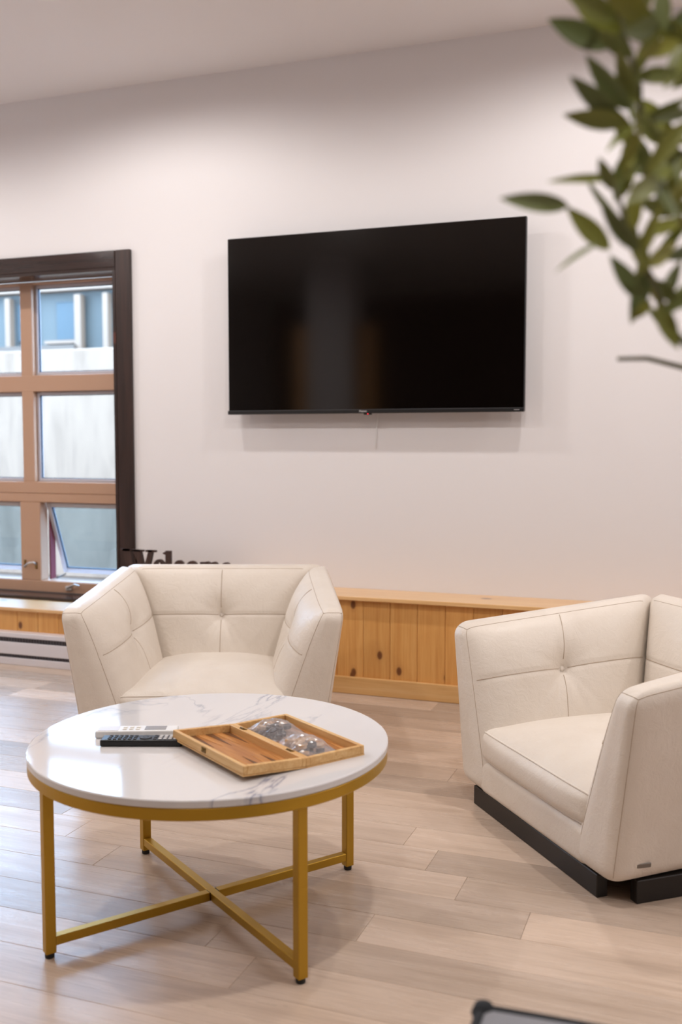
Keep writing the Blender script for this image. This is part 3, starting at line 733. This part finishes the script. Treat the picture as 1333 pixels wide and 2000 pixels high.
# ------------------------------------------------------------------ olive tree beside the camera
ol = thing('olive_tree', 'leafy green olive tree hanging in at the upper right, close to the camera', 'potted tree', (.43, 1.28, 0))
link('pot', lathe([(0, .0), (.12, .0), (.125, .01), (.16, .30), (.165, .31), (.16, .32), (.145, .32), (.14, .28), (0, .28)], 48), 'terracotta', ol)
link('soil', lathe([(0, .292), (.139, .285), (.139, .2801), (0, .2801)], 32), 'soil', ol)
base = Vector((.43, 1.28, 0))
link('trunk', tube_mesh([[(0, 0, .28), (.012, .01, .6), (-.01, .0, .95), (.0, -.01, 1.25), (.01, .01, 1.6)]], .018, 10, .009), 'bark', ol)
def leaf_mesh(seed):
    rnd = random.Random(seed); bm = bmesh.new(); n = 12; rows = []
    bend = rnd.uniform(-.12, .16); tw = rnd.uniform(-.3, .3)
    for i in range(n+1):
        t = i/n; hw = .135*math.sin(math.pi*min(1, t**.80))**.85 + .004; zc = bend*t*t; row = []
        for j in (-1, -.5, 0, .5, 1):
            y = hw*j; z = zc + .30*abs(y) ; a = tw*t
            row.append(bm.verts.new((t, y*math.cos(a)-z*math.sin(a)*0, z + y*math.sin(a))))
        rows.append(row)
    for i in range(n):
        for j in range(4): bm.faces.new((rows[i][j], rows[i+1][j], rows[i+1][j+1], rows[i][j+1]))
    me = mesh_from(bm, smooth=True); me.materials.append(M['olive_leaf']); return me
LEAF = [leaf_mesh(s) for s in range(5)]
def place_leaf(parent, a, b_, roll, wide=1., i=0):
    d = b_-a; L = d.length; x = d.normalized(); view = (CAM-a).normalized()
    z = (view - x*view.dot(x)).normalized(); z = Matrix.Rotation(roll, 3, x) @ z; y = z.cross(x)
    o = link('leaf', LEAF[i % 5], None, parent)
    o.matrix_basis = Matrix.Translation(a-base) @ Matrix((x*L, y*L*wide, z*L)).transposed().to_4x4()
    return o
def branch(pts, r, rt_): return link('branch', tube_mesh([[Vector(p)-base for p in pts]], r, 8, rt_), 'twig', ol)
D = 1.02
def poly(px, d0, d1):
    n = len(px); return [at(x, y, d0+(d1-d0)*i/(n-1)) for i, (x, y) in enumerate(px)]
t0 = base + Vector((0, -.01, 1.25)); t1 = base + Vector((.005, 0, 1.45)); t2 = base + Vector((-.01, 0, 1.1))
bA = branch([t0] + poly([(1700, 840), (1420, 745), (1318, 650), (1275, 550), (1222, 430), (1196, 345)], 1.02, 1.0), .0052, .0022)
bB = branch([t1] + poly([(1750, 300), (1480, 330), (1330, 300), (1255, 235), (1240, 130), (1205, 25), (1185, -50)], 1.06, 1.0), .0052, .0022)
bC = branch([t0] + poly([(1750, 640), (1500, 560), (1370, 480), (1305, 400), (1275, 330)], 1.08, 1.06), .0045, .002)
bD = branch([t1] + poly([(1800, 120), (1500, 130), (1350, 90), (1270, 40), (1190, 20)], 1.1, 1.03), .0045, .002)
bE = branch([t2] + poly([(1800, 860), (1500, 760), (1333, 717), (1265, 700), (1208, 701)], 1.2, 1.16), .0045, .0025)
hand = [ # base px, tip px, branch, depth, roll, width
 ((1112, 402), (968, 391), bA, 1.00, .2, .9), ((1170, 476), (1082, 527), bA, 1.0, .9, .75), ((1192, 488), (1109, 408), bA, 1.0, .1, 1.25), ((1262, 590), (1190, 498), bA, 1.0, .2, 1.1),
 ((1272, 588), (1233, 625), bA, 1.02, .1, 1.5), ((1285, 592), (1322, 682), bA, 1.0, .3, 1.35), ((1200, 350), (1072, 350), bA, 1.0, .5, .6), ((1198, 372), (1172, 300), bA, 1.0, .3, 1.2),
 ((1215, 430), (1140, 350), bA, 1.02, 1.0, .9), ((1235, 455), (1245, 350), bA, 1.0, .3, 1.1), ((1248, 490), (1180, 400), bA, .98, .4, 1.2), ((1262, 520), (1330, 470), bA, 1.0, .3, 1.2),
 ((1275, 545), (1340, 600), bA, 1.02, .2, 1.2), ((1255, 500), (1290, 400), bA, 1.0, .4, 1.0), ((1295, 610), (1370, 560), bA, 1.0, .1, 1.2), ((1268, 530), (1222, 440), bA, .99, .3, 1.2),
 ((1225, 238), (1103, 227), bB, 1.0, .25, 1.15), ((1215, 240), (1115, 140), bB, 1.0, .3, 1.0), ((1232, 215), (1142, 108), bB, 1.0, .4, 1.1), ((1240, 195), (1205, 95), bB, 1.0, .3, 1.3),
 ((1240, 290), (1195, 200), bB, 1.02, .2, 1.2), ((1245, 240), (1185, 290), bB, 1.01, .8, .9), ((1250, 245), (1340, 190), bB, 1.03, .3, 1.0), ((1245, 150), (1330, 140), bB, 1.0, .2, 1.4), 
 ((1190, 95), (1070, 35), bB, 1.0, .2, 1.25), ((1205, 40), (1092, -20), bB, 1.0, .3, 1.3), ((1215, 60), (1130, 20), bD, 1.01, .1, 1.5), ((1230, 75), (1150, 75), bB, 1.02, .3, 1.2), ((1238, 110), (1165, 60), bB, 1.0, .4, 1.3),
 ((1270, 40), (1180, -20), bD, 1.0, .2, 1.5), ((1290, 50), (1210, 60), bD, 1.0, .4, 1.4), ((1300, 60), (1290, -40), bD, 1.0, .3, 1.3), ((1330, 80), (1240, 120), bD, 1.0, .3, 1.3), ((1350, 90), (1270, 30), bD, 1.02, .2, 1.5), ((1340, 90), (1300, 170), bD, 1.0, .2, 1.2),
 ((1390, 110), (1310, 180), bD, 1.05, .2, 1.3), ((1380, 100), (1330, 30), bD, 1.05, .4, 1.3), ((1360, 215), (1265, 228), bB, 1.03, .5, .8), ((1300, 260), (1330, 360), bB, 1.0, .2, .9), ((1345, 235), (1255, 350), bB, .98, .2, 1.0), 
 ((1290, 345), (1212, 400), bC, 1.0, .2, 1.2), ((1276, 335), (1225, 250), bC, 1.02, .3, 1.2), ((1285, 350), (1318, 440), bC, 1.0, .6, .8), ((1310, 400), (1370, 330), bC, 1.0, .3, 1.2), ((1340, 440), (1280, 500), bC, 1.03, .2, 1.0), ((1375, 480), (1290, 505), bC, 1.03, .3, 1.2), ((1385, 490), (1345, 600), bC, 1.0, .2, 1.2), ((1320, 420), (1240, 380), bC, 1.04, .3, 1.1),
 ((1350, 460), (1400, 380), bC, 1.0, .3, 1.2), ((1222, 300), (1200, 395), bA, 1.03, .3, 1.1), ((1210, 330), (1255, 250), bA, 1.0, .5, 1.0), ((1400, 740), (1345, 650), bA, 1.0, .3, 1.1), ((1235, 265), (1215, 350), bB, 1.0, .3, 1.3)]
rl = random.Random(21)
for i, (a, b_, br, d, roll, wd) in enumerate(hand):
    place_leaf(br, at(*a, d), at(*b_, d+rl.uniform(-.03, .02)), roll*rl.choice((-1, 1)), wd*.98, i)
for br, pts in ((bA, [(1330, 660), (1275, 550), (1222, 430), (1200, 350)]), (bB, [(1330, 300), (1255, 235), (1240, 130), (1205, 25)]), (bC, [(1380, 480), (1305, 400), (1275, 330)]), (bD, [(1390, 95), (1350, 90), (1270, 40), (1200, 20)])):
    for q in range(15 if br in (bB, bD) else 11):
        t = rl.random()*(len(pts)-1.001); k = int(t); t -= k
        x = pts[k][0]+(pts[k+1][0]-pts[k][0])*t; y = pts[k][1]+(pts[k+1][1]-pts[k][1])*t
        a = rl.uniform(0, 2*math.pi); ln_ = rl.uniform(70, 115); d = rl.uniform(1.01, 1.06); dx, dy = math.cos(a)*ln_*.8, math.sin(a)*ln_
        if x+dx < 1165 or y+dy > 640: dx, dy = abs(dx), -abs(dy)
        place_leaf(br, at(x, y, d), at(x+dx, y+dy, d+rl.uniform(-.02, .05)), rl.uniform(-.7, .7), rl.uniform(.85, 1.2), q)
# the rest of the crown, outside the frame
bm = bmesh.new(); tw = []
for k in range(16):
    a = rl.uniform(-1.5, 1.6); zz = rl.uniform(1.15, 1.6); e = Vector((math.cos(a)*.32, math.sin(a)*.32, rl.uniform(.05, .35)))
    s0 = Vector((0, 0, zz)); tw.append([s0, s0+e*.5+Vector((0, 0, .03)), s0+e])
    for q in range(14):
        p = s0+e*rl.uniform(.25, 1.); dv = Vector((rl.gauss(0, 1), rl.gauss(0, 1), rl.gauss(.2, .8))).normalized()*rl.uniform(.05, .075)
        y = dv.orthogonal().normalized(); z = dv.cross(y).normalized()*dv.length; y = y*dv.length
        me = LEAF[q % 5]; off = len(bm.verts); vs = [bm.verts.new(p+dv*v_.co.x+y*v_.co.y+z*v_.co.z) for v_ in me.vertices]
        for f in me.polygons: bm.faces.new([vs[ix] for ix in f.vertices])
link('twigs', tube_mesh(tw, .004, 6, .0015), 'twig', ol)
fo = link('foliage', mesh_from(bm, smooth=True), 'olive_leaf', ol); fo['kind'] = 'stuff'

# ------------------------------------------------------------------ pillar far left behind, seen only as a reflection
pr = struct(link('wall_pillar', None)); pr.location = (-3.65, -.6, 0)
box('pillar_core', -.23, .23, -.2, .2, 0, CEIL, 'wall_paint', pr)
for s in (-1, 1): box('pine_post', min(s*.26, s*.43), max(s*.26, s*.43), -.12, .1, 0, 2.38, 'pine_upright', pr, bev=.004)
